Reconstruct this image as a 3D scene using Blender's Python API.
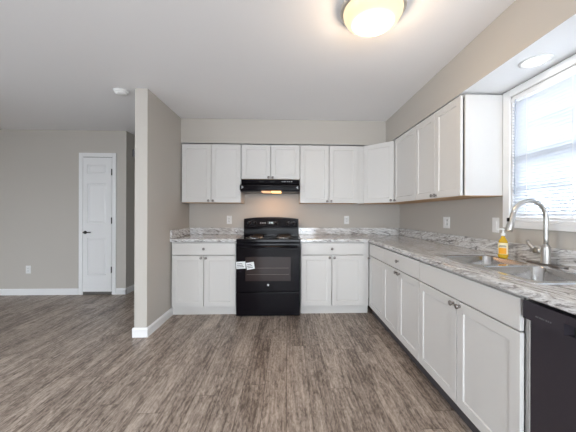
import bpy, bmesh, math, random
from mathutils import Vector, Matrix
random.seed(7)
for o in list(bpy.data.objects): bpy.data.objects.remove(o, do_unlink=True)
SC = bpy.context.scene
COL = SC.collection
PI = math.pi

# ------------------------------------------------------------------ measures
H = 2.44            # ceiling
D = 3.952           # kitchen back wall (y)
R = 1.622           # window wall (x)
P = -1.3726         # kitchen side of the partition (x)
PW = 0.123          # partition thickness
PY = 2.777          # partition end (y)
F = 4.240           # far wall of the next room (y)
XS = -2.4065        # corner where that wall turns into the hallway
HY = 6.4            # hallway end
XL = -5.6           # left wall
YR = -2.7           # rear wall
ZS = 2.124          # underside of soffit
DS = 0.322          # soffit depth
WY0, WY1, WZ0, WZ1 = 1.075, 1.953, 1.163, 2.062   # kitchen window opening

# ------------------------------------------------------------------ camera
cam = bpy.data.cameras.new('camera'); co = bpy.data.objects.new('camera', cam); COL.objects.link(co)
cam.sensor_fit = 'HORIZONTAL'; cam.sensor_width = 36.0; cam.lens = 277.6/576*36.0
cam.shift_x = (288-297.5)/576; cam.shift_y = (213.4-216)/576
cam.clip_start = 0.05
co.matrix_world = Matrix.Translation((0,0,1.217)) @ Matrix.Rotation(-0.037,4,'Z') @ Matrix.Rotation(PI/2,4,'X') @ Matrix.Rotation(0.0035,4,'Z')
SC.camera = co

# ------------------------------------------------------------------ world + light + exposure
w = bpy.data.worlds.new('sky'); SC.world = w; w.use_nodes = True
nt = w.node_tree; nt.nodes.clear()
wo = nt.nodes.new('ShaderNodeOutputWorld'); bg = nt.nodes.new('ShaderNodeBackground')
bg.inputs[0].default_value = (0.84,0.92,1.0,1); bg.inputs[1].default_value = 5.0
nt.links.new(bg.outputs[0], wo.inputs[0])
# sky and ground; the ground outside the sink window is darker than the ground behind the camera, set bright to lift the ceiling
tc = nt.nodes.new('ShaderNodeTexCoord'); sx = nt.nodes.new('ShaderNodeSeparateXYZ'); nt.links.new(tc.outputs['Generated'], sx.inputs[0])
def mrange(src,a,b,c,d):
    n = nt.nodes.new('ShaderNodeMapRange'); nt.links.new(src,n.inputs[0])
    for i,v in enumerate((a,b,c,d)):
        if isinstance(v,(int,float)): n.inputs[i+1].default_value=v
        else: nt.links.new(v,n.inputs[i+1])
    return n.outputs[0]
SKY_E,SKY_W,GND_E,GND_W = 5.6,4.5,1.0,4.3
sky = mrange(sx.outputs[0],.1,.6,SKY_W,SKY_E); gnd = mrange(sx.outputs[0],.1,.6,GND_W,GND_E)
nt.links.new(mrange(sx.outputs[2],-.06,.04,gnd,sky), bg.inputs[1])
def portal(name, loc, rot, sx, sy):
    l = bpy.data.lights.new(name,'AREA'); l.shape='RECTANGLE'; l.size=sx; l.size_y=sy
    l.cycles.is_portal = True
    o = bpy.data.objects.new(name,l); COL.objects.link(o); o.location=loc; o.rotation_euler=rot
    return o
REAR_WINS = [(-4.7,-3.5,0.7,2.1),(-1.0,1.1,0.06,2.06)]     # x0,x1,z0,z1 in the rear wall
portal('portal_kitchen', (R+0.16,(WY0+WY1)/2,(WZ0+WZ1)/2), (0,PI/2,0), WZ1-WZ0, WY1-WY0)
ADDED_RIGHT_WIN = (-2.5,0.0,0.08,2.1)                           # y0,y1,z0,z1 in the window wall, behind the camera; added to brighten the partition
portal('portal_added_right', (R+.16,(ADDED_RIGHT_WIN[0]+ADDED_RIGHT_WIN[1])/2,(ADDED_RIGHT_WIN[2]+ADDED_RIGHT_WIN[3])/2), (0,PI/2,0), ADDED_RIGHT_WIN[3]-ADDED_RIGHT_WIN[2], ADDED_RIGHT_WIN[1]-ADDED_RIGHT_WIN[0])
ADDED_LEFT_WIN = (-1.0,0.9,0.6,2.0)                            # y0,y1,z0,z1 in the left wall; unseen opening added to light surfaces facing left
portal('portal_added_left', (XL-.14,0,(ADDED_LEFT_WIN[2]+ADDED_LEFT_WIN[3])/2), (0,-PI/2,0), ADDED_LEFT_WIN[3]-ADDED_LEFT_WIN[2], ADDED_LEFT_WIN[1]-ADDED_LEFT_WIN[0])
for x0,x1,z0,z1 in REAR_WINS:
    portal('portal_rear', ((x0+x1)/2,YR-0.14,(z0+z1)/2), (PI/2,0,0), x1-x0, z1-z0)
vs = SC.view_settings
vs.view_transform='Standard'; vs.look='None'; vs.gamma=1; vs.use_curve_mapping=False
vs.exposure = 1.66

# ------------------------------------------------------------------ materials
def mat(name, col=(.8,.8,.8), rough=.5, metal=0, spec=.5, coat=0, emis=None, es=0, trans=0, ior=1.45):
    m = bpy.data.materials.new(name); m.use_nodes=True
    b = m.node_tree.nodes['Principled BSDF']
    b.inputs['Base Color'].default_value=(*col,1); b.inputs['Roughness'].default_value=rough
    b.inputs['Metallic'].default_value=metal; b.inputs['Specular IOR Level'].default_value=spec
    b.inputs['Coat Weight'].default_value=coat; b.inputs['Transmission Weight'].default_value=trans
    b.inputs['IOR'].default_value=ior
    if emis: b.inputs['Emission Color'].default_value=(*emis,1); b.inputs['Emission Strength'].default_value=es
    return m
def nd(m,t,**k):
    n = m.node_tree.nodes.new(t)
    for a,v in k.items(): setattr(n,a,v)
    return n
def lk(m,a,b): m.node_tree.links.new(a,b)
def bs(m): return m.node_tree.nodes['Principled BSDF']
def mth(m,op,a,b=None,c=None):
    n = nd(m,'ShaderNodeMath',operation=op)
    for i,v in enumerate((a,b,c)):
        if v is None: continue
        if isinstance(v,(int,float)): n.inputs[i].default_value=v
        else: lk(m,v,n.inputs[i])
    return n.outputs[0]
def ramp(m,fac,stops,interp='LINEAR'):
    n = nd(m,'ShaderNodeValToRGB'); n.color_ramp.interpolation=interp
    e = n.color_ramp.elements
    while len(e)>1: e.remove(e[-1])
    for i,(p,c) in enumerate(stops):
        if i==0: e[0].position=p; e[0].color=(*c,1)
        else:
            q=e.new(p); q.color=(*c,1)
    lk(m,fac,n.inputs[0]); return n.outputs[0]
def bump(m,h,strength,dist=.001):
    n = nd(m,'ShaderNodeBump'); n.inputs['Strength'].default_value=strength; n.inputs['Distance'].default_value=dist
    lk(m,h,n.inputs['Height']); lk(m,n.outputs[0],bs(m).inputs['Normal'])
def noise(m,vec,scale,detail=3,rough=.5,dist=0):
    n = nd(m,'ShaderNodeTexNoise'); n.inputs['Scale'].default_value=scale; n.inputs['Detail'].default_value=detail
    n.inputs['Roughness'].default_value=rough; n.inputs['Distortion'].default_value=dist
    lk(m,vec,n.inputs['Vector']); return n.outputs[0]

def paint(name,col,rough=.6,tex=.12):
    m = mat(name,col,rough,spec=.3)
    g = nd(m,'ShaderNodeNewGeometry')
    bump(m,noise(m,g.outputs['Position'],260,2),tex,.0008); return m
M = {}
M['wall'] = paint('greige wall paint',(.53,.498,.455))
M['ceil'] = paint('ceiling paint',(.90,.90,.91),.8,.25)
M['soffit_under'] = paint('white soffit paint',(.86,.86,.86))
M['trim'] = mat('white trim enamel',(.84,.84,.84),.32)
M['cab'] = mat('cabinet white enamel',(.69,.675,.655),.36)
M['cabin'] = mat('cabinet dark gap',(.12,.11,.10),.7)
M['nickel'] = mat('brushed nickel',(.55,.54,.52),.28,1)
M['steel'] = mat('stainless steel',(.52,.51,.50),.16,1)
M['toe'] = mat('toe board shadow tone',(.07,.065,.07),.5)  # right-run toe boards: shade under the doors put into the colour
M['rim'] = mat('stainless rim highlight',(.85,.85,.86),.12,1)  # lighter copy of the sink steel, rim highlights put into the colour
M['knob'] = mat('satin pewter knob',(.30,.28,.27),.3,1)
M['chrome'] = mat('chrome',(.8,.8,.8),.08,1)
M['black'] = mat('gloss black enamel',(.005,.004,.006),.10,0,.18)
M['blacksat'] = mat('satin black',(.007,.006,.008),.30,0,.2)
M['coil'] = mat('dark coil',(.03,.028,.028),.5,.4)
M['ovenglass'] = mat('brown oven glass',(.030,.020,.019),.08,0,.35)
M['dw'] = mat('slate dishwasher finish',(.055,.048,.060),.28,.35)
M['white'] = mat('white plastic',(.82,.82,.81),.35)
M['slot'] = mat('dark slot',(.03,.03,.03),.6)
M['paper'] = mat('white paper tag',(.82,.84,.84),.6)
M['ink'] = mat('grey ink',(.10,.11,.12),.6)
M['mark'] = mat('light grey printing',(.45,.46,.48),.5)
M['dimmark'] = mat('dim grey printing',(.13,.13,.14),.5)
M['bronze'] = mat('dark oil rubbed metal',(.05,.045,.04),.35,.8)
M['wire'] = mat('oven rack',(.14,.11,.10),.3,.8)
M['greybox'] = mat('grey plastic',(.22,.22,.24),.5)

# wood for cabinet undersides
m = mat('maple underside',(.55,.33,.17),.5); M['maple']=m
g = nd(m,'ShaderNodeTexCoord'); mp = nd(m,'ShaderNodeMapping'); mp.inputs['Scale'].default_value=(2,40,40); lk(m,g.outputs['Object'],mp.inputs[0])
lk(m,ramp(m,noise(m,mp.outputs[0],2,4),[(.3,(.50,.29,.14)),(.7,(.62,.40,.22))]),bs(m).inputs['Base Color'])

# floor: vinyl planks running into the depth of the room
m = mat('weathered oak plank floor',(.3,.25,.2),.38,spec=.45); M['floor']=m
g = nd(m,'ShaderNodeNewGeometry'); sp = nd(m,'ShaderNodeSeparateXYZ'); lk(m,g.outputs['Position'],sp.inputs[0])
X,Y = sp.outputs[0],sp.outputs[1]
PWD,PLN = .152,1.22
xi = mth(m,'DIVIDE',X,PWD); ix = mth(m,'FLOOR',xi)
wn = nd(m,'ShaderNodeTexWhiteNoise',noise_dimensions='1D'); lk(m,ix,wn.inputs['W'])
yi = mth(m,'ADD',mth(m,'DIVIDE',Y,PLN),mth(m,'MULTIPLY',wn.outputs[0],5.0)); iy = mth(m,'FLOOR',yi)
cid = nd(m,'ShaderNodeCombineXYZ'); lk(m,ix,cid.inputs[0]); lk(m,iy,cid.inputs[1])
wn2 = nd(m,'ShaderNodeTexWhiteNoise',noise_dimensions='2D'); lk(m,cid.outputs[0],wn2.inputs['Vector'])
rnd = wn2.outputs[0]
# grain coordinates
def gvec(sx,sy,off):
    c = nd(m,'ShaderNodeCombineXYZ')
    lk(m,mth(m,'MULTIPLY',X,sx),c.inputs[0]); lk(m,mth(m,'ADD',mth(m,'MULTIPLY',Y,sy),mth(m,'MULTIPLY',rnd,37.0)),c.inputs[1]); lk(m,mth(m,'MULTIPLY',rnd,off),c.inputs[2]); return c.outputs[0]
fine = noise(m,gvec(85,13.0,11),1.0,4,.65)
broad = noise(m,gvec(11,1.6,23),1.0,4,.6,1.6)
wv = nd(m,'ShaderNodeTexWave',wave_type='BANDS',bands_direction='X',wave_profile='SAW'); wv.inputs['Scale'].default_value=.55; wv.inputs['Distortion'].default_value=9; wv.inputs['Detail'].default_value=3; wv.inputs['Detail Scale'].default_value=.8; wv.inputs['Detail Roughness'].default_value=.6
lk(m,gvec(20,2.2,17),wv.inputs['Vector'])
knot = noise(m,gvec(14,4.5,5),1.0,5,.72,2.5)
mid = noise(m,gvec(21,5.5,31),1.0,6,.75,3.6)
v = mth(m,'ADD',mth(m,'MULTIPLY',fine,.14),mth(m,'MULTIPLY',broad,.34)); v = mth(m,'ADD',v,mth(m,'MULTIPLY',mid,.36))
v = mth(m,'ADD',v,mth(m,'MULTIPLY',wv.outputs['Fac'],.05))
spk = noise(m,gvec(70,26.0,43),1.0,3,.6,.8); v = mth(m,'ADD',v,mth(m,'MULTIPLY',spk,.16)); v = mth(m,'SUBTRACT',v,mth(m,'MULTIPLY',rnd,.04))
v = mth(m,'ADD',v,mth(m,'MULTIPLY',mth(m,'SUBTRACT',rnd,.5),.10))
basec = ramp(m,v,[(.425,(.125,.092,.073)),(.485,(.275,.216,.177)),(.545,(.42,.342,.284)),(.62,(.59,.50,.43))])
dk = ramp(m,knot,[(.0,(.40,.38,.36)),(.36,(.50,.47,.45)),(.43,(1,1,1))])
mx = nd(m,'ShaderNodeMix',data_type='RGBA',blend_type='MULTIPLY'); mx.inputs['Factor'].default_value=.75
lk(m,basec,mx.inputs['A']); lk(m,dk,mx.inputs['B'])
# seams
fx = mth(m,'FRACT',xi); fy = mth(m,'FRACT',yi)
sx_ = mth(m,'MINIMUM',fx,mth(m,'SUBTRACT',1.0,fx)); sy_ = mth(m,'MULTIPLY',mth(m,'MINIMUM',fy,mth(m,'SUBTRACT',1.0,fy)),PLN/PWD)
seam = mth(m,'MINIMUM',sx_,sy_)
sc_ = ramp(m,seam,[(0,(.45,.42,.40)),(.012,(.6,.58,.56)),(.02,(1,1,1))])
mx2 = nd(m,'ShaderNodeMix',data_type='RGBA',blend_type='MULTIPLY'); mx2.inputs['Factor'].default_value=.8
lk(m,mx.outputs['Result'],mx2.inputs['A']); lk(m,sc_,mx2.inputs['B']); lk(m,mx2.outputs['Result'],bs(m).inputs['Base Color'])
lk(m,mth(m,'ADD',mth(m,'MULTIPLY',fine,.22),.27),bs(m).inputs['Roughness'])
bump(m,mth(m,'ADD',fine,mth(m,'MULTIPLY',sc_,.6)),.25,.001)

# countertop laminate: grey white river veins, one orientation per run
def stone(name,along):
    m = mat(name,(.6,.6,.6),.09,spec=.85)
    g = nd(m,'ShaderNodeNewGeometry'); s = nd(m,'ShaderNodeSeparateXYZ'); lk(m,g.outputs['Position'],s.inputs[0])
    a,b = (s.outputs[0],s.outputs[1]) if along=='X' else (s.outputs[1],s.outputs[0])
    bz = mth(m,'ADD',b,mth(m,'MULTIPLY',s.outputs[2],1.0))
    def cv(sa,sb,o):
        c = nd(m,'ShaderNodeCombineXYZ'); lk(m,mth(m,'MULTIPLY',a,sa),c.inputs[0]); lk(m,mth(m,'ADD',mth(m,'MULTIPLY',bz,sb),mth(m,'MULTIPLY',a,sb*.18)),c.inputs[1]); c.inputs[2].default_value=o; return c.outputs[0]
    n1 = noise(m,cv(2.6,17,1),1,6,.66,1.6)
    n2 = noise(m,cv(5,40,4),1,5,.7,2.0)
    n3 = noise(m,cv(22,40,8),1,3,.6,.5)
    base = ramp(m,n1,[(.28,(.20,.19,.19)),(.38,(.42,.41,.405)),(.46,(.80,.80,.80)),(.53,(.62,.605,.59)),(.60,(.40,.375,.36)),(.68,(.84,.84,.85))])
    vein = ramp(m,n2,[(.34,(.10,.095,.10)),(.41,(.52,.50,.49)),(.46,(1,1,1)),(.60,(1,1,1)),(.68,(.66,.62,.57))])
    mx = nd(m,'ShaderNodeMix',data_type='RGBA',blend_type='MULTIPLY'); mx.inputs['Factor'].default_value=.85
    lk(m,base,mx.inputs['A']); lk(m,vein,mx.inputs['B'])
    fl = ramp(m,n3,[(.33,(.35,.33,.33)),(.40,(1,1,1)),(.62,(1,1,1)),(.72,(1.25,1.25,1.25))])
    m2 = nd(m,'ShaderNodeMix',data_type='RGBA',blend_type='MULTIPLY'); m2.inputs['Factor'].default_value=.7
    lk(m,mx.outputs['Result'],m2.inputs['A']); lk(m,fl,m2.inputs['B']); lk(m,m2.outputs['Result'],bs(m).inputs['Base Color'])
    return m
M['stoneX'] = stone('marbled laminate','X'); M['stoneY'] = stone('marbled laminate turned','Y')

# window glass: thin, transparent with a fresnel sheen
m = bpy.data.materials.new('window glass'); m.use_nodes=True; M['glass']=m
n = m.node_tree.nodes; n.clear()
ot = n.new('ShaderNodeOutputMaterial'); mi = n.new('ShaderNodeMixShader'); fr = n.new('ShaderNodeFresnel'); fr.inputs[0].default_value=1.3
tr = n.new('ShaderNodeBsdfTransparent'); gl = n.new('ShaderNodeBsdfGlossy'); gl.inputs['Roughness'].default_value=.02
for a,b in ((fr.outputs[0],mi.inputs[0]),(tr.outputs[0],mi.inputs[1]),(gl.outputs[0],mi.inputs[2]),(mi.outputs[0],ot.inputs[0])): m.node_tree.links.new(a,b)
# blind slats: white, a little translucent
m = bpy.data.materials.new('white vinyl slat'); m.use_nodes=True; M['slat']=m
n = m.node_tree.nodes; b=n['Principled BSDF']; b.inputs['Base Color'].default_value=(.72,.75,.80,1); b.inputs['Roughness'].default_value=.4
tl = n.new('ShaderNodeBsdfTranslucent'); tl.inputs[0].default_value=(.85,.88,.93,1); mi=n.new('ShaderNodeMixShader'); mi.inputs[0].default_value=.08
lk(m,b.outputs[0],mi.inputs[1]); lk(m,tl.outputs[0],mi.inputs[2]); lk(m,mi.outputs[0],n['Material Output'].inputs[0])
m = mat('glowing frosted glass',(.25,.22,.17),.35,emis=(1,.76,.46),es=1); M['dome']=m
g = nd(m,'ShaderNodeTexCoord'); vl = nd(m,'ShaderNodeVectorMath',operation='LENGTH'); mu = nd(m,'ShaderNodeVectorMath',operation='MULTIPLY'); mu.inputs[1].default_value=(1,1,0)
lk(m,g.outputs['Object'],mu.inputs[0]); lk(m,mu.outputs[0],vl.inputs[0])
mr_=nd(m,'ShaderNodeMapRange',interpolation_type='SMOOTHSTEP'); lk(m,vl.outputs['Value'],mr_.inputs[0])     # bulbs behind the middle of the glass
for i_,v_ in ((1,.04),(2,.13),(3,12.0),(4,.36)): mr_.inputs[i_].default_value=v_
lk(m,mr_.outputs[0],bs(m).inputs['Emission Strength'])
M['canlens'] = mat('lit recessed lens',(.9,.9,.9),.3,emis=(1,.98,.95),es=.9)
M['hoodlens'] = mat('lit hood lens',(.5,.35,.2),.3,emis=(1,.52,.16),es=.9)
M['hooddim'] = mat('dim hood lens',(.6,.4,.25),.3,emis=(1,.42,.20),es=.35)
M['clock'] = mat('oven clock digits',(.5,.6,.6),.3,emis=(.75,.9,1),es=.6)
M['soap'] = mat('yellow liquid soap',(.95,.62,.05),.12,trans=.45,ior=1.36)
M['soaplabel'] = mat('pale yellow label',(.90,.80,.55),.4)
M['orange'] = mat('orange label print',(.95,.42,.02),.4)
M['clearpump'] = mat('white pump plastic',(.85,.85,.82),.3)

# ------------------------------------------------------------------ mesh helpers
class MB:
    def __init__(s): s.bm = bmesh.new(); s.mi = 0
    def face(s,vs):
        f = s.bm.faces.new(vs); f.material_index = s.mi; return f
    def box(s,x0,y0,z0,x1,y1,z1,mi=None):
        if mi is None: mi=s.mi
        x0,x1=sorted((x0,x1)); y0,y1=sorted((y0,y1)); z0,z1=sorted((z0,z1))
        v=[s.bm.verts.new(p) for p in ((x0,y0,z0),(x1,y0,z0),(x1,y1,z0),(x0,y1,z0),(x0,y0,z1),(x1,y0,z1),(x1,y1,z1),(x0,y1,z1))]
        for q in ((0,3,2,1),(4,5,6,7),(0,1,5,4),(1,2,6,5),(2,3,7,6),(3,0,4,7)):
            f=s.bm.faces.new([v[i] for i in q]); f.material_index=mi
        return s
    def prism(s,poly,axis,a,b,mi=None):
        """poly: 2D points; extruded along axis from a to b. axis 'x': (y,z); 'y': (x,z); 'z': (x,y)"""
        if mi is None: mi=s.mi
        def P3(p,t): return {'x':(t,p[0],p[1]),'y':(p[0],t,p[1]),'z':(p[0],p[1],t)}[axis]
        A=[s.bm.verts.new(P3(p,a)) for p in poly]; B=[s.bm.verts.new(P3(p,b)) for p in poly]
        n=len(poly)
        fs=[s.bm.faces.new(A[::-1]),s.bm.faces.new(B)]
        for i in range(n): fs.append(s.bm.faces.new((A[i],A[(i+1)%n],B[(i+1)%n],B[i])))
        for f in fs: f.material_index=mi
        return s
    def lathe(s,prof,center=(0,0,0),axis=(0,0,1),seg=32,sx=1,sy=1,mi=None,smooth=True):
        """prof: (r, h) along axis; closed with caps where r == 0"""
        if mi is None: mi=s.mi
        q = Vector((0,0,1)).rotation_difference(Vector(axis).normalized()); c=Vector(center)
        rings=[]
        for r,h in prof:
            if r<1e-6: rings.append([s.bm.verts.new(c+q@Vector((0,0,h)))])
            else: rings.append([s.bm.verts.new(c+q@Vector((r*sx*math.cos(2*PI*k/seg),r*sy*math.sin(2*PI*k/seg),h))) for k in range(seg)])
        for A,B in zip(rings,rings[1:]):
            for k in range(seg):
                a=A[k%len(A)],A[(k+1)%len(A)]; b=B[k%len(B)],B[(k+1)%len(B)]
                if len(A)==1 and len(B)==1: continue
                if len(A)==1: f=s.bm.faces.new((A[0],b[1],b[0]))
                elif len(B)==1: f=s.bm.faces.new((a[0],a[1],B[0]))
                else: f=s.bm.faces.new((a[0],a[1],b[1],b[0]))
                f.smooth=smooth; f.material_index=mi
        for rr in (rings[0],rings[-1]):
            if len(rr)>1:
                f=s.bm.faces.new(rr); f.material_index=mi
        return s
    def cyl(s,p0,p1,r0,r1=None,seg=20,mi=None):
        r1=r0 if r1 is None else r1; p0=Vector(p0);p1=Vector(p1); L=(p1-p0).length
        return s.lathe([(r0,0),(r1,L)],p0,(p1-p0),seg,mi=mi)
    def tube(s,pts,r,seg=14,closed=False,mi=None):
        if mi is None: mi=s.mi
        pts=[Vector(p) for p in pts]; n=len(pts); rr=r if isinstance(r,(list,tuple)) else [r]*n
        rings=[]; up=None
        for i,p in enumerate(pts):
            if closed: t=(pts[(i+1)%n]-pts[i-1]).normalized()
            else: t=(pts[min(i+1,n-1)]-pts[max(i-1,0)]).normalized()
            if up is None:
                up=Vector((0,0,1)) if abs(t.z)<.9 else Vector((0,1,0))
            x=up-t*up.dot(t); x.normalize(); y=t.cross(x); up=x
            rings.append([s.bm.verts.new(p+(x*math.cos(2*PI*k/seg)+y*math.sin(2*PI*k/seg))*rr[i]) for k in range(seg)])
        pairs=list(zip(rings,rings[1:]))+([(rings[-1],rings[0])] if closed else [])
        for A,B in pairs:
            for k in range(seg):
                f=s.bm.faces.new((A[k],A[(k+1)%seg],B[(k+1)%seg],B[k])); f.smooth=True; f.material_index=mi
        if not closed:
            for rr_ in (rings[0],rings[-1]):
                f=s.bm.faces.new(rr_); f.material_index=mi
        return s
    def panels(s,w,h,t,xs,rows,loops,x0=0,z0=0,mi=0):
        """slab w*h*t (front faces -y at y=-t) with panels: xs=(xa,xb), rows=[(za,zb)..], loops=[(inset,depth)..] nested"""
        def V(x,y,z): return s.bm.verts.new((x0+x,y,z0+z))
        zl=[0]
        for a,b in rows: zl+= [a,b]
        zl.append(h); xl=[0,xs[0],xs[1],w]
        G=[[V(x,-t,z) for x in xl] for z in zl]
        for j in range(len(zl)-1):
            for i in range(3):
                if i==1 and j%2==1: continue
                s.bm.faces.new((G[j][i],G[j][i+1],G[j+1][i+1],G[j+1][i])).material_index=mi
        for k,(a,b) in enumerate(rows):
            j=1+2*k; ring=[G[j][1],G[j][2],G[j+1][2],G[j+1][1]]
            for ins,dep in loops:
                x_a,x_b,z_a,z_b=xs[0]+ins,xs[1]-ins,a+ins,b-ins
                nr=[V(x_a,-t+dep,z_a),V(x_b,-t+dep,z_a),V(x_b,-t+dep,z_b),V(x_a,-t+dep,z_b)]
                for q in range(4): s.bm.faces.new((ring[q],ring[(q+1)%4],nr[(q+1)%4],nr[q])).material_index=mi
                ring=nr
            s.bm.faces.new(ring).material_index=mi
        B=[V(0,0,0),V(w,0,0),V(w,0,h),V(0,0,h)]
        s.bm.faces.new(B[::-1]).material_index=mi
        s.bm.faces.new([B[0],B[1]]+G[0][::-1]).material_index=mi
        s.bm.faces.new([B[3]]+G[-1]+[B[2]]).material_index=mi
        s.bm.faces.new([B[0]]+[r[0] for r in G]+[B[3]]).material_index=mi
        s.bm.faces.new([B[2]]+[r[-1] for r in G[::-1]]+[B[1]]).material_index=mi
        return s
    def build(s,name,mats,parent=None,bevel=0,seg=2,loc=None,rot=None):
        bmesh.ops.recalc_face_normals(s.bm,faces=s.bm.faces)
        me=bpy.data.meshes.new(name); s.bm.to_mesh(me); s.bm.free()
        for x in (mats if isinstance(mats,(list,tuple)) else [mats]): me.materials.append(x)
        o=bpy.data.objects.new(name,me); COL.objects.link(o)
        if parent: o.parent=parent
        if loc: o.location=loc
        if rot: o.rotation_euler=rot
        if bevel:
            b=o.modifiers.new('bevel','BEVEL'); b.width=bevel; b.segments=seg; b.limit_method='ANGLE'; b.angle_limit=math.radians(35); b.harden_normals=False
        return o
def thing(name,label,cat,loc=(0,0,0),rz=0,group=None,kind=None):
    o=bpy.data.objects.new(name,None); COL.objects.link(o); o.location=loc; o.rotation_euler=(0,0,rz); o.empty_display_size=.1
    if label: o['label']=label
    if cat: o['category']=cat
    if group: o['group']=group
    if kind: o['kind']=kind
    return o
def struct(o,label=None):
    o['kind']='structure'
    if label: o['label']=label
    return o

# ------------------------------------------------------------------ room shell
struct(MB().box(XL-.15,YR-.15,-.12,R+.2,HY+.15,0).build('floor',M['floor']),'grey brown wood plank floor running away from the camera')
struct(MB().box(XL-.15,YR-.15,H,R+.2,HY+.15,H+.12).build('ceiling',M['ceil']),'smooth white ceiling over kitchen and next room')
# window wall with opening
b=MB(); x0,x1=R,R+.15
r0,r1,r2,r3=ADDED_RIGHT_WIN
b.box(x0,YR,0,x1,r0,H).box(x0,r1,0,x1,WY0,H).box(x0,r0,0,x1,r1,r2).box(x0,r0,r3,x1,r1,H).box(x0,WY1,0,x1,D+.15,H).box(x0,WY0,0,x1,WY1,WZ0).box(x0,WY0,WZ1,x1,WY1,H)
struct(b.build('wall_right',M['wall']),'greige kitchen wall with the window over the sink')
struct(MB().box(P-PW,D,0,R,D+.15,H).build('wall_back',M['wall']),'greige kitchen wall behind the stove')
struct(MB().box(P-PW,PY,0,P,D,H).box(P-PW,D+.15,0,P,HY,H).build('wall_partition',M['wall'],bevel=.004),'partition wall ending beside the left cabinets')
struct(MB().box(XL,F,0,XS,F+.12,H).box(XS-.12,F+.12,0,XS,HY,H).build('wall_far',M['wall']),'greige wall of the next room with the narrow closet door')
struct(MB().box(XS,HY,0,P,HY+.12,H).build('wall_hall',M['wall']),'end wall of the hallway')
l0,l1,l2,l3=ADDED_LEFT_WIN
struct(MB().box(XL-.12,YR,0,XL,l0,H).box(XL-.12,l1,0,XL,F+.12,H).box(XL-.12,l0,0,XL,l1,l2).box(XL-.12,l0,l3,XL,l1,H).build('wall_left',M['wall']),'left wall of the next room')
b=MB(); xs=XL
for (a0,a1,z0,z1) in REAR_WINS:
    b.box(xs,YR-.12,0,a0,YR,H); b.box(a0,YR-.12,0,a1,YR,z0); b.box(a0,YR-.12,z1,a1,YR,H); xs=a1
b.box(xs,YR-.12,0,R,YR,H)
struct(b.build('wall_rear',M['wall']),'wall behind the camera with two large windows')
# soffit, L shaped: over the back cabinets and on along the window wall
b=MB(); b.box(P,D-DS,ZS,R-DS,D,H-.001)
b.box(R-DS,YR,ZS,R,D,H-.001)
o=b.build('wall_soffit',[M['wall'],M['soffit_under']]); struct(o,'boxed soffit above the wall cabinets and the window')
for p in o.data.polygons:
    if p.normal.z<-.5: p.material_index=1
# baseboards
def bb(name,segs,label):
    b=MB()
    for (xa,ya,xb,yb,nx,ny) in segs:
        T=.013; h=.092
        d=Vector((xb-xa,yb-ya)); L=d.length; d.normalize(); n=Vector((nx,ny))
        prof=[(0,0),(T,0),(T,h-.018),(T*.45,h-.004),(T*.3,h),(0,h)]
        A=[b.bm.verts.new((xa+n.x*p[0]-d.x*0,ya+n.y*p[0],p[1])) for p in prof]
        B=[b.bm.verts.new((xb+n.x*p[0],yb+n.y*p[0],p[1])) for p in prof]
        b.face(A);b.face(B[::-1])
        for i in range(6): b.face((A[i],A[(i+1)%6],B[(i+1)%6],B[i]))
    return struct(b.build(name,M['trim']),label)
T=.013
bb('baseboard_partition',[(P,PY,P,D-.578,1,0),(P-PW-T,PY,P+T,PY,0,-1),(P-PW,PY,P-PW,HY,-1,0)],'white baseboard around the partition end')
bb('baseboard_far',[(XL,F,-3.092,F,0,-1),(-2.560,F,XS+T,F,0,-1)],'white baseboard under the far wall')
bb('baseboard_hall',[(XS,F-T,XS,HY,1,0),(XS,HY,P-PW,HY,0,-1)],'white baseboard along the hallway wall')
bb('baseboard_left',[(XL,YR,XL,F,1,0)],'white baseboard along the left wall')

# ------------------------------------------------------------------ kitchen window
win=thing('window_1',None,None,(R,(WY0+WY1)/2,WZ0),0,kind='structure'); win['label']='white double hung window with blind above the sink'
def wb(*boxes): 
    b=MB()
    for (x0_,y0_,z0_,x1_,y1_,z1_) in boxes: b.box(x0_-R,y0_-(WY0+WY1)/2,z0_-WZ0,x1_-R,y1_-(WY0+WY1)/2,z1_-WZ0)
    return b
c=.062
wb((R-.016,WY1,WZ0-.045,R-.0005,WY1+c,WZ1+.052),(R-.016,WY0-c,WZ0-.045,R-.0005,WY0,WZ1+.052),
   (R-.016,WY0,WZ1,R-.0005,WY1,WZ1+.052),(R-.016,WY0,WZ0-.045,R-.0005,WY1,WZ0)).build('window_casing',M['trim'],win,bevel=.004)
wb((R-.0005,WY1-.012,WZ0,R+.15,WY1-.0005,WZ1),(R-.0005,WY0+.0005,WZ0,R+.15,WY0+.012,WZ1),(R-.0005,WY0,WZ1-.012,R+.15,WY1,WZ1-.0005),(R-.0005,WY0,WZ0+.0005,R+.15,WY1,WZ0+.014)).build('window_jamb',M['trim'],win)
def sash(xc,za,zb,name):
    y0_,y1_=WY0+.012,WY1-.012; t=.035
    bx=[(xc-.017,y0_,za,xc+.017,y0_+t,zb),(xc-.017,y1_-t,za,xc+.017,y1_,zb),(xc-.017,y0_+t,za,xc+.017,y1_-t,za+t),(xc-.017,y0_+t,zb-t,xc+.017,y1_-t,zb)]
    wd=(y1_-y0_-2*t)/3
    for k in (1,2): yy=y0_+t+wd*k; bx.append((xc-.009,yy-.008,za+t,xc+.009,yy+.008,zb-t))
    zm=(za+zb)/2; bx.append((xc-.009,y0_+t,zm-.008,xc+.009,y1_-t,zm+.008))
    s_=wb(*bx).build(name,M['trim'],win)
    wb((xc-.002,y0_+t-.004,za+t-.004,xc+.002,y1_-t+.004,zb-t+.004)).build('window_pane',M['glass'],s_)
zm=(WZ0+WZ1)/2
sash(R+.075,WZ0+.014,zm+.02,'window_sash'); sash(R+.112,zm-.02,WZ1-.012,'window_sash')
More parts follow.
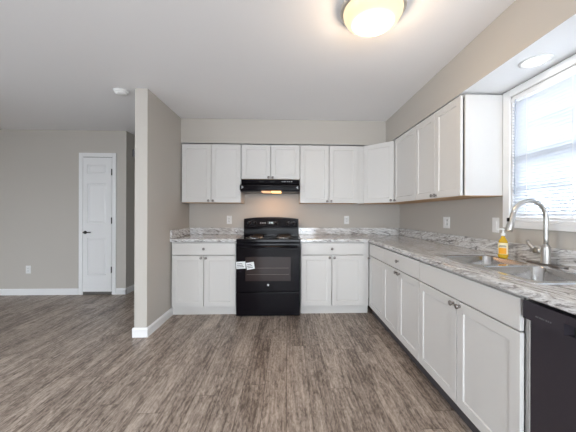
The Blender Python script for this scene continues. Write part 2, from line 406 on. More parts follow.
# mini blind
bl=thing('window_blind','white horizontal mini blind hanging inside the kitchen window','blind',(R+.006,(WY0+WY1)/2,WZ0+.02))
y_=.5*(WY1-WY0)-.006; zt=WZ1-.014-(WZ0+.02)
MB().box(-.016,-y_,zt-.026,.016,y_,zt).build('headrail',M['trim'],bl,bevel=.003)
MB().box(-.012,-y_,0,.012,y_,.012).build('bottom_rail',M['trim'],bl,bevel=.003)
b=MB(); z=.030
tilt=math.radians(-45)
while z<zt-.034:
    pr=[]
    for q in range(4):
        u=-.0125+.025*q/3; pr.append((u*math.cos(tilt),z+u*math.sin(tilt)+.0018*(1-(u/.0125)**2)))
    top=[(a,h+.0006) for a,h in pr]
    b.prism(pr+top[::-1],'y',-y_,y_)
    z+=.0212
b.build('slats',M['slat'],bl)
b=MB()
for yy in (-y_+.13,0,y_-.13):
    for xx in (-.013,.013): b.box(xx-.0007,yy-.0015,.01,xx+.0007,yy+.0015,zt-.02)
b.build('ladder_cord',M['trim'],bl)
MB().cyl((-.024,y_-.045,zt-.62),(-.020,y_-.045,zt-.02),.0035,seg=8).cyl((-.0245,y_-.045,zt-.69),(-.024,y_-.045,zt-.62),.0045,seg=8).build('tilt_wand',mat('clear grey wand',(.45,.5,.58),.2),bl)
# rear windows (behind the camera)
for i,(a0,a1,z0,z1) in enumerate(REAR_WINS):
    wn_=thing('window_%d'%(i+2),None,None,((a0+a1)/2,YR-.06,z0),0,kind='structure')
    hw=(a1-a0)/2; hh=z1-z0
    b=MB(); b.box(-hw,-.05,0,-hw+.06,.05,hh).box(hw-.06,-.05,0,hw,.05,hh).box(-hw,-.05,0,hw,.05,.06).box(-hw,-.05,hh-.06,hw,.05,hh).box(-.04,-.05,0,.04,.05,hh)
    b.build('window_frame',M['trim'],wn_)
    MB().box(-hw+.05,-.003,.05,hw-.05,.003,hh-.05).build('window_pane',M['glass'],wn_)

wn_=thing('window_4',None,None,(XL-.06,0,ADDED_LEFT_WIN[2]),PI/2,kind='structure'); hw=(ADDED_LEFT_WIN[1]-ADDED_LEFT_WIN[0])/2; hh=ADDED_LEFT_WIN[3]-ADDED_LEFT_WIN[2]  # unseen window, added for daylight from the left
b=MB(); b.box(-hw,-.05,0,-hw+.06,.05,hh).box(hw-.06,-.05,0,hw,.05,hh).box(-hw,-.05,0,hw,.05,.06).box(-hw,-.05,hh-.06,hw,.05,hh).box(-.04,-.05,0,.04,.05,hh)
b.build('window_frame',M['trim'],wn_)
MB().box(-hw+.05,-.003,.05,hw-.05,.003,hh-.05).build('window_pane',M['glass'],wn_)

wn_=thing('window_5',None,None,(R+.06,(r0+r1)/2,r2),PI/2,kind='structure'); hw=(r1-r0)/2; hh=r3-r2  # unseen window, added for light on the partition's kitchen side
b=MB(); b.box(-hw,-.05,0,-hw+.06,.05,hh).box(hw-.06,-.05,0,hw,.05,hh).box(-hw,-.05,0,hw,.05,.06).box(-hw,-.05,hh-.06,hw,.05,hh).box(-.04,-.05,0,.04,.05,hh)
b.build('window_frame',M['trim'],wn_)
MB().box(-hw+.05,-.003,.05,hw-.05,.003,hh-.05).build('window_pane',M['glass'],wn_)

# ------------------------------------------------------------------ closet door on the far wall
dr=thing('door_1',None,None,(-3.076,F,0),0,kind='structure'); dr['label']='narrow white three panel closet door'
W0,W1=.055,.468       # leaf edges
MB().box(-.008,-.018,0,W0-.006,-.0005,2.105).box(W1+.006,-.018,0,W1+.062,-.0005,2.105).box(W0-.006,-.018,2.045,W1+.006,-.0005,2.105).build('door_frame',M['trim'],dr,bevel=.004)
MB().box(W0-.006,-.004,0,W1+.006,-.0005,2.045).build('door_gap',M['cabin'],dr)
lf=MB().panels(W1-W0,1.99,.012,(.062,.062+.275),[(.25,.80),(1.01,1.605),(1.745,1.885)],[(.003,.011),(.014,.011),(.030,.002)]).build('door_leaf',M['trim'],dr,loc=(W0,-.0045,.046))
b=MB(); b.lathe([(.024,0),(.024,.006),(.012,.010),(.010,.045),(0,.045)],(0,0,0),(0,-1,0),20)
b.tube([(0,-.040,0),(.03,-.044,.0),(.07,-.043,.002),(.10,-.040,.004)],[.009,.009,.008,.007],10)
b.build('lever_handle',M['bronze'],dr,loc=(W0+.035,-.0165,.925))
for z in (.37,1.10,1.82):
    MB().box(-.006,-.006,-.045,.006,0,.045).cyl((0,-.008,-.048),(0,-.008,.048),.005,seg=10).build('hinge',M['bronze'],dr,loc=(W1+.003,-.0185,z))

# ------------------------------------------------------------------ cabinets
def knob(parent,x,z,y):
    b=MB(); b.lathe([(.008,0),(.006,.004),(.005,.012),(.014,.017),(.0155,.022),(.012,.027),(0,.029)],(0,0,0),(0,-1,0),20)
    return b.build('knob',M['knob'],parent,loc=(x,y,z))
DT=.020
def shaker(w,h): 
    fw=.055
    return MB().panels(w,h,DT,(fw,w-fw),[(fw,h-fw)],[(.002,.0005),(.005,.007)])
def door(parent,x0,x1,z0,z1,depth,kx=None,kz=None):
    o=shaker(x1-x0,z1-z0).build('door',M['cab'],parent,loc=(x0,-depth-.001,z0),bevel=.0012,seg=1)
    if kx is not None: knob(o,kx-x0,kz-z0,-DT)
    return o
def drawer(parent,x0,x1,z0,z1,depth,k=True,name='drawer'):
    w_,h_=x1-x0,z1-z0
    o=MB().panels(w_,h_,DT,(.008,w_-.008),[(.008,h_-.008)],[(.004,-.0)]).build(name,M['cab'],parent,loc=(x0,-depth-.001,z0),bevel=.003,seg=2)
    if k: knob(o,(k if k is not True else (x0+x1)/2)-x0,h_*.52,-DT)
    return o
BD=.612; UD=.303
def carcass(w,z0,z1,dep,top=True):
    f=-dep+.010; b=MB(); b.box(0,f,z0,.016,0,z1).box(w-.016,f,z0,w,0,z1).box(.016,f,z0,w-.016,0,z0+.016).box(.016,-.010,z0+.016,w-.016,0,z1)
    if top: b.box(.016,f,z1-.016,w-.016,-.010,z1)
    return b
def base_cab(label,loc,rz,w,doors,drawers,filler=None,open_top=False):
    t=thing('base_cabinet',label,'cabinet',loc,rz,'white base cabinets')
    b=carcass(w,.10,.875,BD,not open_top)
    if open_top: b.box(.016,-BD,.86,w-.016,-BD+.016,.875)
    b.build('cabinet_body',M['cab'],t)
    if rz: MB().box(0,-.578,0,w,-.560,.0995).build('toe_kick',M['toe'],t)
    else: MB().box(0,-.574,0,w+(filler or 0),-.560,.0995).build('toe_kick',M['cab'],t)
    if filler: MB().box(w+.001,-BD,.10,w+filler,-BD+.02,.875).build('filler_strip',M['cab'],t)
    for d_ in doors: door(t,*d_[:4],BD,*d_[4:])
    for d_ in drawers: drawer(t,*d_[:4],BD,d_[4] if len(d_)>4 else True,'drawer' if len(d_)<6 else 'false_front')
    return t
Z0,Z1,Z2,Z3=.110,.7150,.7215,.862
yb=D-.004
# left of the stove
x=-1.367; w=.763
base_cab('white two-door base cabinet left of the black stove, against the partition',(x,yb,0),0,w,
  [(.014,.3815,Z0,Z1,.354,.687),(.3875,w-.006,Z0,Z1,.413,.687)],[(.014,w-.006,Z2,Z3)])
# right of the stove
x=.165; w=.760
base_cab('white two-door base cabinet right of the black stove',(x,yb,0),0,w,
  [(.008,.3700,Z0,Z1,.343,.687),(.3760,w-.004,Z0,Z1,.402,.687)],[(.008,w-.004,Z2,Z3,.372)],filler=.992-.165-.763)
# right run, local x runs towards the camera
xr=R-.004
def rb(y): return (xr,y,0)
# narrow corner cabinet (hidden corner box behind it)
t=thing('base_cabinet','narrow single-door base cabinet in the corner of the L','cabinet',rb(3.318),-PI/2,'white base cabinets')
carcass(.499,.10,.875,BD).build('cabinet_body',M['cab'],t)
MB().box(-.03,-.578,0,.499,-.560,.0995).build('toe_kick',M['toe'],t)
door(t,.024,.4975,Z0,Z1,BD,.058,.687); drawer(t,.024,.4975,Z2,Z3,BD,False)
base_cab('white base cabinet with drawer and two doors, between corner and sink cabinets',rb(2.817),-PI/2,.779,
  [(.003,.3870,Z0,Z1,.360,.690),(.3930,.776,Z0,Z1,.421,.690)],[(.003,.776,Z2,Z3)])
base_cab('wide sink base cabinet with plain false front beside the dishwasher',rb(2.036),-PI/2,.906,
  [(.003,.4550,Z0,Z1,.428,.690),(.4610,.898,Z0,Z1,.489,.690)],[(.003,.898,Z2,Z3,False,'ff')],open_top=True)

# upper cabinets
UZ0,UZ1=1.352,2.108
def upper(label,loc,rz,w,doors,z0=UZ0,filler=None):
    t=thing('wall_cabinet',label,'cabinet',(loc[0],loc[1],z0),rz,'white wall cabinets'); h=UZ1-z0
    carcass(w,.004,h,UD).build('cabinet_body',M['cab'],t)
    MB().box(.002,-UD+.002,0,w-.002,-.002,.004).build('bottom_panel',M['maple'],t)['label']='natural wood underside'
    if filler: MB().box(w+.001,-UD,.0,w+filler,-UD+.02,h).build('filler_strip',M['cab'],t)
    for d_ in doors: door(t,d_[0],d_[1],.003,h-.002,UD,d_[2],d_[3])
    return t
kz=.026
upper('white two-door wall cabinet on the left, against the partition',(-1.362,yb,0),0,.760,[(.004,.3745,.347,kz),(.3805,.757,.407,kz)])
upper('short white two-door wall cabinet above the black range hood',(-.597,yb,0),0,.760,[(.003,.377,.352,kz-.002),(.383,.757,.407,kz-.002)],z0=1.660)
upper('white two-door wall cabinet right of the range hood',(.166,yb,0),0,.762,[(.003,.379,.354,kz),(.385,.758,.410,kz)],filler=.084)
# diagonal corner cabinet: pentagon box
t=thing('wall_cabinet','diagonal corner wall cabinet with one door','cabinet',(1.013,yb-UD,UZ0),-PI/4,'white wall cabinets')
c45=math.sqrt(.5)
def tl(wx,wy):   # world offset from root -> local of root rotated -45
    dx,dy=wx-1.013,wy-(yb-UD); return (c45*dx-c45*dy, c45*dx+c45*dy)
px1=(xr-UD,yb-.606)
pts=[tl(1.013,yb-UD),tl(*px1),tl(xr,yb-.606),tl(xr,yb),tl(1.013,yb)]
MB().prism(pts,'z',.004,UZ1-UZ0).build('cabinet_body',M['cab'],t,bevel=.001,seg=1)
MB().prism([(p[0]*.99+.002,p[1]*.99+.002) for p in pts],'z',0,.0038).build('bottom_panel',M['maple'],t)
wl=pts[1][0]
o=shaker(wl-.016,UZ1-UZ0-.005).build('door',M['cab'],t,loc=(.008,-.001,.003),bevel=.0012,seg=1); knob(o,wl-.016-.030,kz,-DT)
# right wall uppers
upper('single-door wall cabinet right of the diagonal corner cabinet',(xr,3.340,0),-PI/2,.570,[(.028,.568,.075,kz)])
upper('two-door wall cabinet beside the window, nearest the camera',(xr,2.768,0),-PI/2,.748,[(.003,.3715,.348,kz),(.3775,.736,.400,kz)])

# ------------------------------------------------------------------ countertops
CF=.650
def edge_prof(back,front,top=.914,th=.038):   # profile in (depth, z), rolled front edge
    pr=[(back,top-th),(back,top)]
    for k in range(7):
        a=PI/2*k/6; pr.append((front-.014+.014*math.sin(a),top-.014+.014*math.cos(a)))
    pr+=[(front,top-th+.006),(front-.006,top-th)]
    return pr
t=thing('countertop','short marbled grey countertop left of the stove','countertop',(-.985,D,.876),0,'marbled countertops')
def L(x): return x+.985
b=MB(); pr=[(-d,z-.876) for d,z in edge_prof(.001,CF)]
b.prism(pr,'x',L(P+.001),L(-.601)); b.build('worktop',M['stoneX'],t)
MB().box(L(P+.001),-.021,.0382,L(-.601),-.001,.138).build('backsplash',M['stoneX'],t,bevel=.003)
MB().box(L(P+.001),-CF+.004,.0382,L(P+.021),-.0215,.138).build('side_splash',M['stoneY'],t,bevel=.003)
t=thing('countertop','long L-shaped marbled grey countertop holding the sink','countertop',(R,D,.876),0,'marbled countertops')
SX0,SX1,SY0,SY1=1.062,1.588,1.155,2.0        # sink outline
b=MB(); xc=R-CF; ye=.505
def prof2(front_off): return edge_prof(.001,CF)
# back run (x from .162 to mitre) and right run (y from ye to mitre), mitred at the inner corner
def run(axis,a,bq,mi):
    pr=edge_prof(.001,CF)
    A=[];B=[]
    for d,z in pr:
        if axis=='x':  # mitre: x at depth d from back = R-d
            A.append(b.bm.verts.new((a-R,-d,z-.876))); B.append(b.bm.verts.new((-d,-d,z-.876)))
        else:
            A.append(b.bm.verts.new((-d,a-D,z-.876))); B.append(b.bm.verts.new((-d,-d,z-.876)))
    n=len(pr)
    for V_ in (A,B): b.bm.faces.new(V_).material_index=mi
    for i in range(n): b.bm.faces.new((A[i],A[(i+1)%n],B[(i+1)%n],B[i])).material_index=mi
run('x',.162,0,0)
# right run built in pieces around the sink hole
cut=(SX0+.012,SX1-.012,SY0+.012,SY1-.012)
prR=[(-d,z-.876) for d,z in edge_prof(.001,CF)]
run('y',cut[3],0,1)
b.prism(prR,'y',ye-D,cut[2]-D,1)
pf=[(-d,z-.876) for d,z in edge_prof(R-cut[0],CF)]; b.prism(pf,'y',cut[2]-D,cut[3]-D,1)
b.box(cut[1]-R,cut[2]-D,0,-.001,cut[3]-D,.038,1)
o=b.build('worktop',[M['stoneX'],M['stoneY']],t)
MB().box(.162-R,-.021,.0382,-.021,-.001,.138).build('backsplash',M['stoneX'],t,bevel=.003)
MB().box(-.0205,ye-D,.0382,-.001,-.0215,.138).build('backsplash',M['stoneY'],t,bevel=.003)

# ------------------------------------------------------------------ sink
sk=thing('kitchen_sink','stainless steel double-bowl drop-in sink','sink',((SX0+SX1)/2,(SY0+SY1)/2,.9145))
cx_,cy_=(SX0+SX1)/2,(SY0+SY1)/2
def rrect(x0,y0,x1,y1,r,n=6):
    out=[]
    for (cx,cy,a0) in ((x1-r,y1-r,0),(x0+r,y1-r,PI/2),(x0+r,y0+r,PI),(x1-r,y0+r,1.5*PI)):
        for k in range(n+1): a=a0+PI/2*k/n; out.append((cx+r*math.cos(a),cy+r*math.sin(a)))
    return out
bowls=[(1.102,1.598,1.462,1.962),(1.102,1.192,1.462,1.562)]
b=MB(); bm=b.bm
def loopv(pts,z): return [bm.verts.new((p[0]-cx_,p[1]-cy_,z)) for p in pts]
outer0=loopv(rrect(SX0,SY0,SX1,SY1,.03),0); outer1=loopv(rrect(SX0+.004,SY0+.004,SX1-.004,SY1-.004,.028),.004)
n=len(outer0)
for i in range(n): bm.faces.new((outer0[i],outer0[(i+1)%n],outer1[(i+1)%n],outer1[i])).smooth=True
eds=[bm.edges.get((outer1[i],outer1[(i+1)%n])) for i in range(n)]
tops=[]
for (a,c,e,f_) in bowls:
    lp=loopv(rrect(a,c,e,f_,.055),.004); tops.append(lp)
    for i in range(len(lp)): eds.append(bm.edges.new((lp[i],lp[(i+1)%len(lp)])))
bmesh.ops.triangle_fill(bm,edges=eds,use_beauty=True)
b.build('sink_deck',M['rim'],sk)
for (a,c,e,f_) in bowls:
    b=MB(); bm=b.bm; rings=[]
    for ins,z,r in ((0,.004,.055),(.004,-.004,.052),(.010,-.14,.05),(.018,-.165,.045),(.045,-.180,.04)):
        rings.append([bm.verts.new((p[0]-cx_,p[1]-cy_,z)) for p in rrect(a+ins,c+ins,e-ins,f_-ins,r)])
    for A,B in zip(rings,rings[1:]):
        for i in range(len(A)): bm.faces.new((A[i],A[(i+1)%len(A)],B[(i+1)%len(A)],B[i])).smooth=True
    cc=bm.verts.new(((a+e)/2-cx_,(c+f_)/2-cy_,-.186))
    A=rings[-1]
    for i in range(len(A)): bm.faces.new((A[i],A[(i+1)%len(A)],cc)).smooth=True
    bw=b.build('bowl',M['steel'],sk)
    so=bw.modifiers.new('thick','SOLIDIFY'); so.thickness=.0012; so.offset=0
    MB().lathe([(.045,-.1855),(.045,-.180),(.034,-.181),(.028,-.188),(0,-.188)],((a+e)/2-cx_,(c+f_)/2-cy_,0),(0,0,1),24).build('drain',M['chrome'],bw)

# ------------------------------------------------------------------ faucet
FX,FY=1.540,1.597
fz=.919
fc=thing('kitchen_faucet','tall brushed nickel gooseneck pull-down faucet on the sink','faucet',(FX,FY,fz))
b=MB(); pts=rrect(-.027,-.125,.027,.125,.026,6); b.prism(pts,'z',0,.006); b.build('deck_plate',M['knob'],fc,bevel=.002)  # darker metal than the faucet: shade at its foot put into the colour
MB().lathe([(.028,.006),(.028,.010),(.0235,.018),(.0225,.095),(.0205,.105),(.0145,.118),(0,.118)],(0,0,0),seg=28).build('faucet_body',M['nickel'],fc)
r=.102; zc=1.195-fz; path=[(0,0,.105),(0,0,.15),(0,0,.20)]
for k in range(0,21):
    a=math.radians(165)*k/20; path.append((-r+r*math.cos(a),0,zc+r*math.sin(a)))
MB().tube(path,.0125,18).build('spout',M['nickel'],fc)
e=Vector(path[-1]); dd=Vector((-math.sin(math.radians(15)),0,-math.cos(math.radians(15))))
sh=MB().lathe([(.0135,0),(.0150,.005),(.0150,.03),(.0170,.035),(.0205,.100),(.019,.110),(0,.110)],e-dd*.002,dd,24).build('spray_head',M['nickel'],fc)
MB().box(-.004,-.006,.0,.004,.006,.022).build('spray_button',M['blacksat'],sh,loc=e+dd*.052+Vector((-.018,0,.002)))
MB().cyl((0,.015,.074),(0,.074,.074),.0195,.0180,22).tube([(0,.064,.074),(-.002,.092,.088),(-.004,.112,.108),(-.004,.124,.130)],[.014,.012,.0095,.009],12).build('lever_handle',M['nickel'],fc)

# ------------------------------------------------------------------ soap bottle
sb=thing('soap_bottle','yellow liquid hand soap bottle with white pump behind the sink','bottle',(1.480,1.850,.919)); sb.scale=(1.0,1.0,1.13)
MB().lathe([(.024,0),(.029,.004),(.030,.02),(.029,.075),(.026,.098),(.016,.116),(.011,.124),(.011,.131),(0,.131)],(0,0,0),sx=1,sy=.72,seg=32).build('bottle_body',M['soap'],sb,rot=(0,0,math.radians(-50)))
b=MB()
def lab(b,z0,z1,r,a0,a1,mi):
    n=12; A=[];B=[]
    for k in range(n+1):
        a=a0+(a1-a0)*k/n; A.append(b.bm.verts.new((r*math.cos(a),r*.72*math.sin(a),z0))); B.append(b.bm.verts.new((r*math.cos(a),r*.72*math.sin(a),z1)))
    for k in range(n):
        f=b.bm.faces.new((A[k],A[k+1],B[k+1],B[k])); f.material_index=mi; f.smooth=True
lab(b,.022,.090,.0306,math.radians(200),math.radians(340),0)
lab(b,.024,.060,.0309,math.radians(225),math.radians(315),1)
lab(b,.066,.069,.0309,math.radians(225),math.radians(315),2); lab(b,.072,.075,.0309,math.radians(235),math.radians(305),2)
b.build('label',[M['soaplabel'],M['orange'],M['ink']],sb,rot=(0,0,math.radians(-50)))
MB().lathe([(.0135,.1315),(.0135,.146),(.006,.150),(.0045,.165),(.010,.168),(.010,.175),(0,.176)],seg=20).tube([(0,0,.172),(-.018,.010,.173),(-.034,.018,.166)],[.005,.0045,.0035],10).build('pump',M['clearpump'],sb)

# ------------------------------------------------------------------ range
rg=thing('electric_range','black freestanding electric coil stove with oven','stove',(-.5975,D-.040,0))
RW=.755
MB().box(.002,-.615,.022,RW-.002,-.005,.872).build('range_body',M['blacksat'],rg,bevel=.003)
for fx_,fy_ in ((.05,-.57),(RW-.05,-.57),(.05,-.06),(RW-.05,-.06)): MB().cyl((fx_,fy_,0),(fx_,fy_,.022),.018,.016,12).build('foot',M['slot'],rg)
b=MB(); b.box(0,-.640,.874,RW,-.05,.914); b.build('cooktop',M['black'],rg,bevel=.008,seg=3)
# coil burners
for (bx,by,br) in ((.205,-.475,.092),(.555,-.475,.074),(.205,-.215,.074),(.555,-.215,.092)):
    bn=MB().lathe([(br+.022,.001),(br+.022,.005),(br+.014,.006),(br+.006,.003),(br*.55,-.004),(.018,-.0055),(.018,-.006),(br,-.0)],(0,0,0),seg=36).build('drip_pan',M['chrome'],rg,loc=(bx,by,.9155))
    pts=[];N=150;turns=4.2 if br>.08 else 3.4
    for k in range(N+1):
        a=2*PI*turns*k/N; rr=.018+(br-.022)*k/N; pts.append((rr*math.cos(a),rr*math.sin(a),.012))
    MB().tube(pts,.0042,8).build('coil',M['coil'],bn)
# backguard
bk=MB()
pr=[]
N=16
top=[( RW*k/N, 1.140+.026*math.sin(PI*k/N)**.8) for k in range(N+1)]
bk.prism([(0.0,.900)]+[(RW,.900)]+[(x_,z_) for x_,z_ in top[::-1]],'y',-.060,-.004)
bk.build('backguard',M['black'],rg,bevel=.004)
cp=MB(); topf=[(x_,z_-.012) for x_,z_ in top]
cp.prism([(.012,1.022),(RW-.012,1.022)]+[(min(max(x_,.012),RW-.012),z_) for x_,z_ in topf[::-1]],'y',-.078,-.0605)
cpo=cp.build('control_panel',M['black'],rg,bevel=.005)
MB().box(.006,-.092,1.004,RW-.006,-.0605,1.020).build('ledge',M['black'],rg,bevel=.006,seg=3)
MB().box(.004,-.066,.930,RW-.004,-.0605,.998).build('vent_trim',M['blacksat'],rg,bevel=.002)
for kx_ in (.085,.150,.615,.685,.445):
    kk=MB(); kk.lathe([(.022,0),(.022,.006),(.017,.010),(.015,.024),(0,.025)],(0,0,0),(0,-1,0),24).box(-.004,-.030,-.016,.004,-.020,.016)
    ko=kk.build('control_knob',M['blacksat'],rg,loc=(kx_,-.0785,1.078))
    MB().box(-.001,-.0306,.004,.001,-.030,.015).build('knob_mark',M['mark'],ko)
    # ring of printed marks around the dial
    rk=MB()
    for q in range(9):
        a=math.radians(-60+q*37.5)-PI/6; rk.box(.028*math.cos(a)-.0015,-.0007,.028*math.sin(a)-.0015,.028*math.cos(a)+.0015,0,.028*math.sin(a)+.0015)
    rk.build('dial_marks',M['mark'],rg,loc=(kx_,-.0785,1.078))
MB().box(-.045,-.003,-.018,.045,0,.018).build('clock_display',M['slot'],rg,loc=(.372,-.0785,1.085),bevel=.001)
b=MB()   # 12:00 style seven segment digits
def seg7(b,x,z,w,h,on,t=.0022):
    S={'a':(x,z+h-t,x+w,z+h),'g':(x,z+h/2-t/2,x+w,z+h/2+t/2),'d':(x,z,x+w,z+t),'f':(x,z+h/2,x+t,z+h),'b':(x+w-t,z+h/2,x+w,z+h),'e':(x,z,x+t,z+h/2),'c':(x+w-t,z,x+w,z+h/2)}
    for s_ in on: q=S[s_]; b.box(q[0],-.0006,q[1],q[2],0,q[3])
for xx,on in ((-.027,'bc'),(-.015,'abged'),(.006,'abcdef'),(.019,'abcdef')): seg7(b,xx,-.009,.009,.018,on)
b.build('clock_digits',M['clock'],rg,loc=(.372,-.0817,1.085))
b=MB()
for i in range(2):
    for j in range(3): b.box(.225+.030*j,-.0005,.012*i,.243+.030*j,0,.012*i+.006)
b.build('button_row',M['mark'],rg,loc=(0,-.0785,1.072))
for o_ in list(rg.children):
    if o_.name.split('.')[0] in ('control_panel','control_knob','dial_marks','clock_display','clock_digits','button_row'):
        p_=Vector((0,-.074,1.022)); Rm=Matrix.Rotation(math.radians(-8),4,'X'); L0=o_.location.copy()
        o_.matrix_local = Matrix.Translation(p_) @ Rm @ Matrix.Translation(L0-Vector((0,-.0605,1.022)))
# oven door
od=MB(); od.box(.004,-.655,.296,RW-.004,-.617,.866); od=od.build('oven_door',M['black'],rg,bevel=.006,seg=3)
MB().box(.112,-.6566,.425,.640,-.6552,.705).build('oven_window',M['ovenglass'],od,bevel=.0006,seg=1)
b=MB()
for z in (.50,.575): 
    b.box(.13,-.6576,z,.622,-.6567,z+.003)
b.build('oven_rack',M['wire'],od)
b=MB(); b.tube([(.035,-.657,.822),(.040,-.690,.825),(.06,-.700,.826),(RW/2,-.704,.826),(RW-.06,-.700,.826),(RW-.040,-.690,.825),(RW-.035,-.657,.822)],[.013]*7,14)
b.build('oven_handle',M['black'],od)
MB().lathe([(.012,0),(.012,.002),(0,.0025)],(RW/2,-.6552,.378),(0,-1,0),24).build('logo_badge',mat('silver badge',(.75,.75,.77),.3,.5),od)
def tag_(x,z,wd,h,ang):
    b=MB(); b.box(-wd/2,-.0006,-h/2,wd/2,0,h/2,0)
    for k in range(3): b.box(-wd*.40,-.0009,-h*.28+k*h*.22,wd*(.32-.08*k),-.0007,-h*.28+k*h*.22+h*.09,1)
    return b.build('paper_tag',[M['paper'],M['ink']],od,loc=(x,-.6585,z),rot=(0,math.radians(ang),0))
tag_(.060,.612,.108,.082,-3); tag_(.170,.604,.092,.082,-9)
MB().box(.004,-.650,.016,RW-.004,-.617,.288).build('storage_drawer',M['black'],rg,bevel=.006,seg=3)

# ------------------------------------------------------------------ range hood
hd=thing('range_hood','black under-cabinet range hood with lit lamp','range hood',(-.594,D-.004,1.505))
HW=.752
sec=[(0,.150),(-.330,.150),(-.330,.098),(-.440,.066),(-.455,.060),(-.455,.006),(-.448,.0),(0,.0)]
MB().prism(sec,'x',0,HW).build('hood_body',M['black'],hd,bevel=.002)
MB().box(.004,-.43,-.016,HW-.004,-.01,-.0005).build('bottom_tray',M['blacksat'],hd,bevel=.002)
MB().box(.385,-.4315,-.019,.515,-.20,-.005).build('lamp_lens',M['hoodlens'],hd,bevel=.003)['label']='glowing amber lamp lens'
MB().box(.268,-.4315,-.018,.378,-.20,-.005).build('lamp_diffuser',M['hooddim'],hd,bevel=.003)['label']='dimmer orange half of the lamp'
for sx_c in (.26,.40): MB().box(sx_c-.03,-.334,.112,sx_c+.03,-.3305,.136).build('switch',M['blacksat'],hd,bevel=.001)
b=MB()
for k,wd in enumerate((.012,.018,.009,.014,.010,.020)): b.box(.520+k*.024,-.3312,.120,.520+k*.024+wd,-.3302,.130)
b.build('printed_label',M['mark'],hd)
for s_ in (0,1):
    x_=.022 if s_==0 else HW-.022; sg=1 if s_==0 else -1
    b=MB(); pts=[(x_,.016),(x_+sg*.026,.038),(x_,.060)]; b.prism(pts,'y',-.4565,-.4552); b.build('end_triangle',M['mark'],hd)  # plain pale grey triangle on the lip at each end
li=bpy.data.lights.new('hood_lamp','AREA'); li.shape='RECTANGLE'; li.size=.34; li.size_y=.22; li.energy=.5; li.color=(1,.55,.28)
lo=bpy.data.objects.new('hood_lamp',li); COL.objects.link(lo); lo.parent=hd; lo.location=(.390,-.27,-.030)

# ------------------------------------------------------------------ dishwasher
DY=1.117; DWW=.604
dw=thing('dishwasher','dark slate built-in dishwasher right of the sink cabinet','dishwasher',(xr,DY,0),-PI/2)
MB().box(.004,-.56,.02,DWW-.004,-.02,.868).build('tub',M['slot'],dw)
MB().box(0.012,-.618,.105,DWW-.004,-.562,.788).build('door_panel',M['dw'],dw,bevel=.004)
b=MB()
px0,px1,pz0,pz1=.172,.432,.787+.004,.832
b.box(.002,-.640,.790,px0,-.562,.862).box(px1,-.640,.790,DWW-.002,-.562,.862).box(px0,-.640,pz1,px1,-.562,.862).box(px0,-.600,.790,px1,-.562,pz1)
b.build('control_panel',M['dw'],dw)
MB().box(px0+.001,-.6035,.7905,px1-.001,-.6005,pz1-.001).build('pocket_handle',M['slot'],dw)
b=MB()
for k,wd in enumerate((.006,.004,.006,.005,.003,.006,.005,.006)): b.box(.060+k*.0085,-.6405,.812,.060+k*.0085+wd,-.6401,.818)
b.build('printed_label',M['dimmark'],dw)
MB().box(.02,-.56,0,DWW-.02,-.545,.10).build('kick_plate',M['blacksat'],dw)
MB().box(.001,-.612,.02,.0055,-.5605,.786).build('side_strip',M['trim'],dw)

# ------------------------------------------------------------------ outlets and switches
def outlet(label,loc,rz,gangs=1,kind='outlet',name='wall_outlet'):
    t=thing(name,label,kind,loc,rz); w_=.070 if gangs==1 else .116
    MB().box(-w_/2,-.006,-.058,w_/2,-.0005,.058).build('face_plate',M['white'],t,bevel=.003)
    for g_ in range(gangs):
        xo=0 if gangs==1 else (-.023 if g_==0 else .023)
        if kind=='outlet' and not (gangs==2 and g_==0):
            for s_ in (-1,1):
                so=MB().lathe([(.0155,0),(.0155,.002),(0,.002)],(0,0,0),(0,-1,0),20).build('socket',M['white'],t,loc=(xo,-.0062,s_*.020))
                MB().box(-.008,-.0026,-.001,-.005,-.0022,.008).box(.004,-.0026,-.001,.007,-.0022,.007).box(-.002,-.0026,-.010,.002,-.0022,-.006).build('slots',M['slot'],so)
        else:
            MB().box(-.016,-.004,-.033,.016,0,.033).build('rocker',M['white'],t,loc=(xo,-.0062,0),bevel=.002)
    return t
outlet('white outlet on the back wall left of the stove',(-.816,D,1.123),0)
outlet('white outlet on the back wall right of the stove',(.850,D,1.125),0)
outlet('white double wall plate under the cabinets on the window wall',(R,2.765,1.130),-PI/2,2)
outlet('plain white switch plate between cabinets and window casing',(R,2.098,1.132),-PI/2,1,'light switch','light_switch')
outlet('white outlet low on the far wall left of the closet door',(-3.812,F,.375),0)

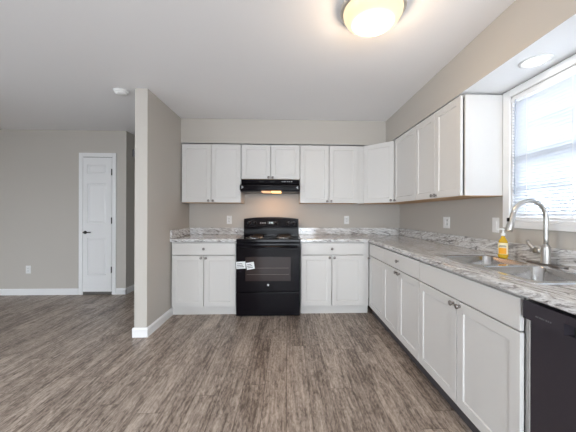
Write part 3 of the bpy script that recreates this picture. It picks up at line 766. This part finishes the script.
# ------------------------------------------------------------------ ceiling things
cl=thing('ceiling_light','flush mount ceiling light with glowing frosted glass dome','ceiling light',(.500,1.62,H))
MB().lathe([(.175,-.001),(.188,-.012),(.188,-.028),(.178,-.036),(.160,-.034),(0,-.030)],seg=48).build('base_ring',mat('brushed light trim',(.62,.58,.52),.35,.6),cl)
MB().lathe([(.172,-.034),(.168,-.055),(.150,-.085),(.115,-.108),(.070,-.121),(.02,-.126),(0,-.126)],seg=48).build('glass_dome',M['dome'],cl)
MB().lathe([(0,-.124),(.010,-.126),(.013,-.131),(.008,-.138),(0,-.140)],seg=18).build('finial',M['nickel'],cl)
li=bpy.data.lights.new('ceiling_bulb','POINT'); li.energy=1.9; li.color=(1,.74,.50); li.shadow_soft_size=.04
lo=bpy.data.objects.new('ceiling_bulb',li); COL.objects.link(lo); lo.parent=cl; lo.location=(0,0,-.22)
rc=thing('recessed_light','round white recessed light in the soffit over the sink','recessed light',(1.467,1.590,ZS))
MB().lathe([(.080,-.0005),(.078,-.006),(.066,-.008),(.060,-.003),(.060,-.0005)],seg=40).build('trim_ring',M['white'],rc)
MB().lathe([(.0595,-.0008),(.055,-.0045),(0,-.006)],seg=40).build('lens',M['canlens'],rc)
li=bpy.data.lights.new('recessed_bulb','AREA'); li.shape='DISK'; li.size=.11; li.energy=.1; li.color=(.93,.97,1)
lo=bpy.data.objects.new('recessed_bulb',li); COL.objects.link(lo); lo.parent=rc; lo.location=(0,0,-.010)
sm=thing('smoke_detector','round white smoke detector on the ceiling beside the partition','smoke detector',(-1.665,2.845,H))
MB().lathe([(.066,-.001),(.068,-.010),(.064,-.018),(0,-.018)],seg=36).build('mounting_base',M['white'],sm)
MB().lathe([(.058,-.0185),(.056,-.030),(.044,-.040),(.018,-.044),(0,-.044)],seg=36).build('sensor_cap',M['white'],sm)
dc=thing('door_chime','small grey box high on the hallway side wall','door chime',(XS,4.455,2.147),PI/2)
MB().box(-.055,-.030,-.055,.055,-.0005,.055).build('cover',M['greybox'],dc,bevel=.006)
b=MB()
for k in range(5): b.box(-.035,-.0315,-.030+k*.014,.035,-.0303,-.025+k*.014)
b.build('grille',M['slot'],dc)
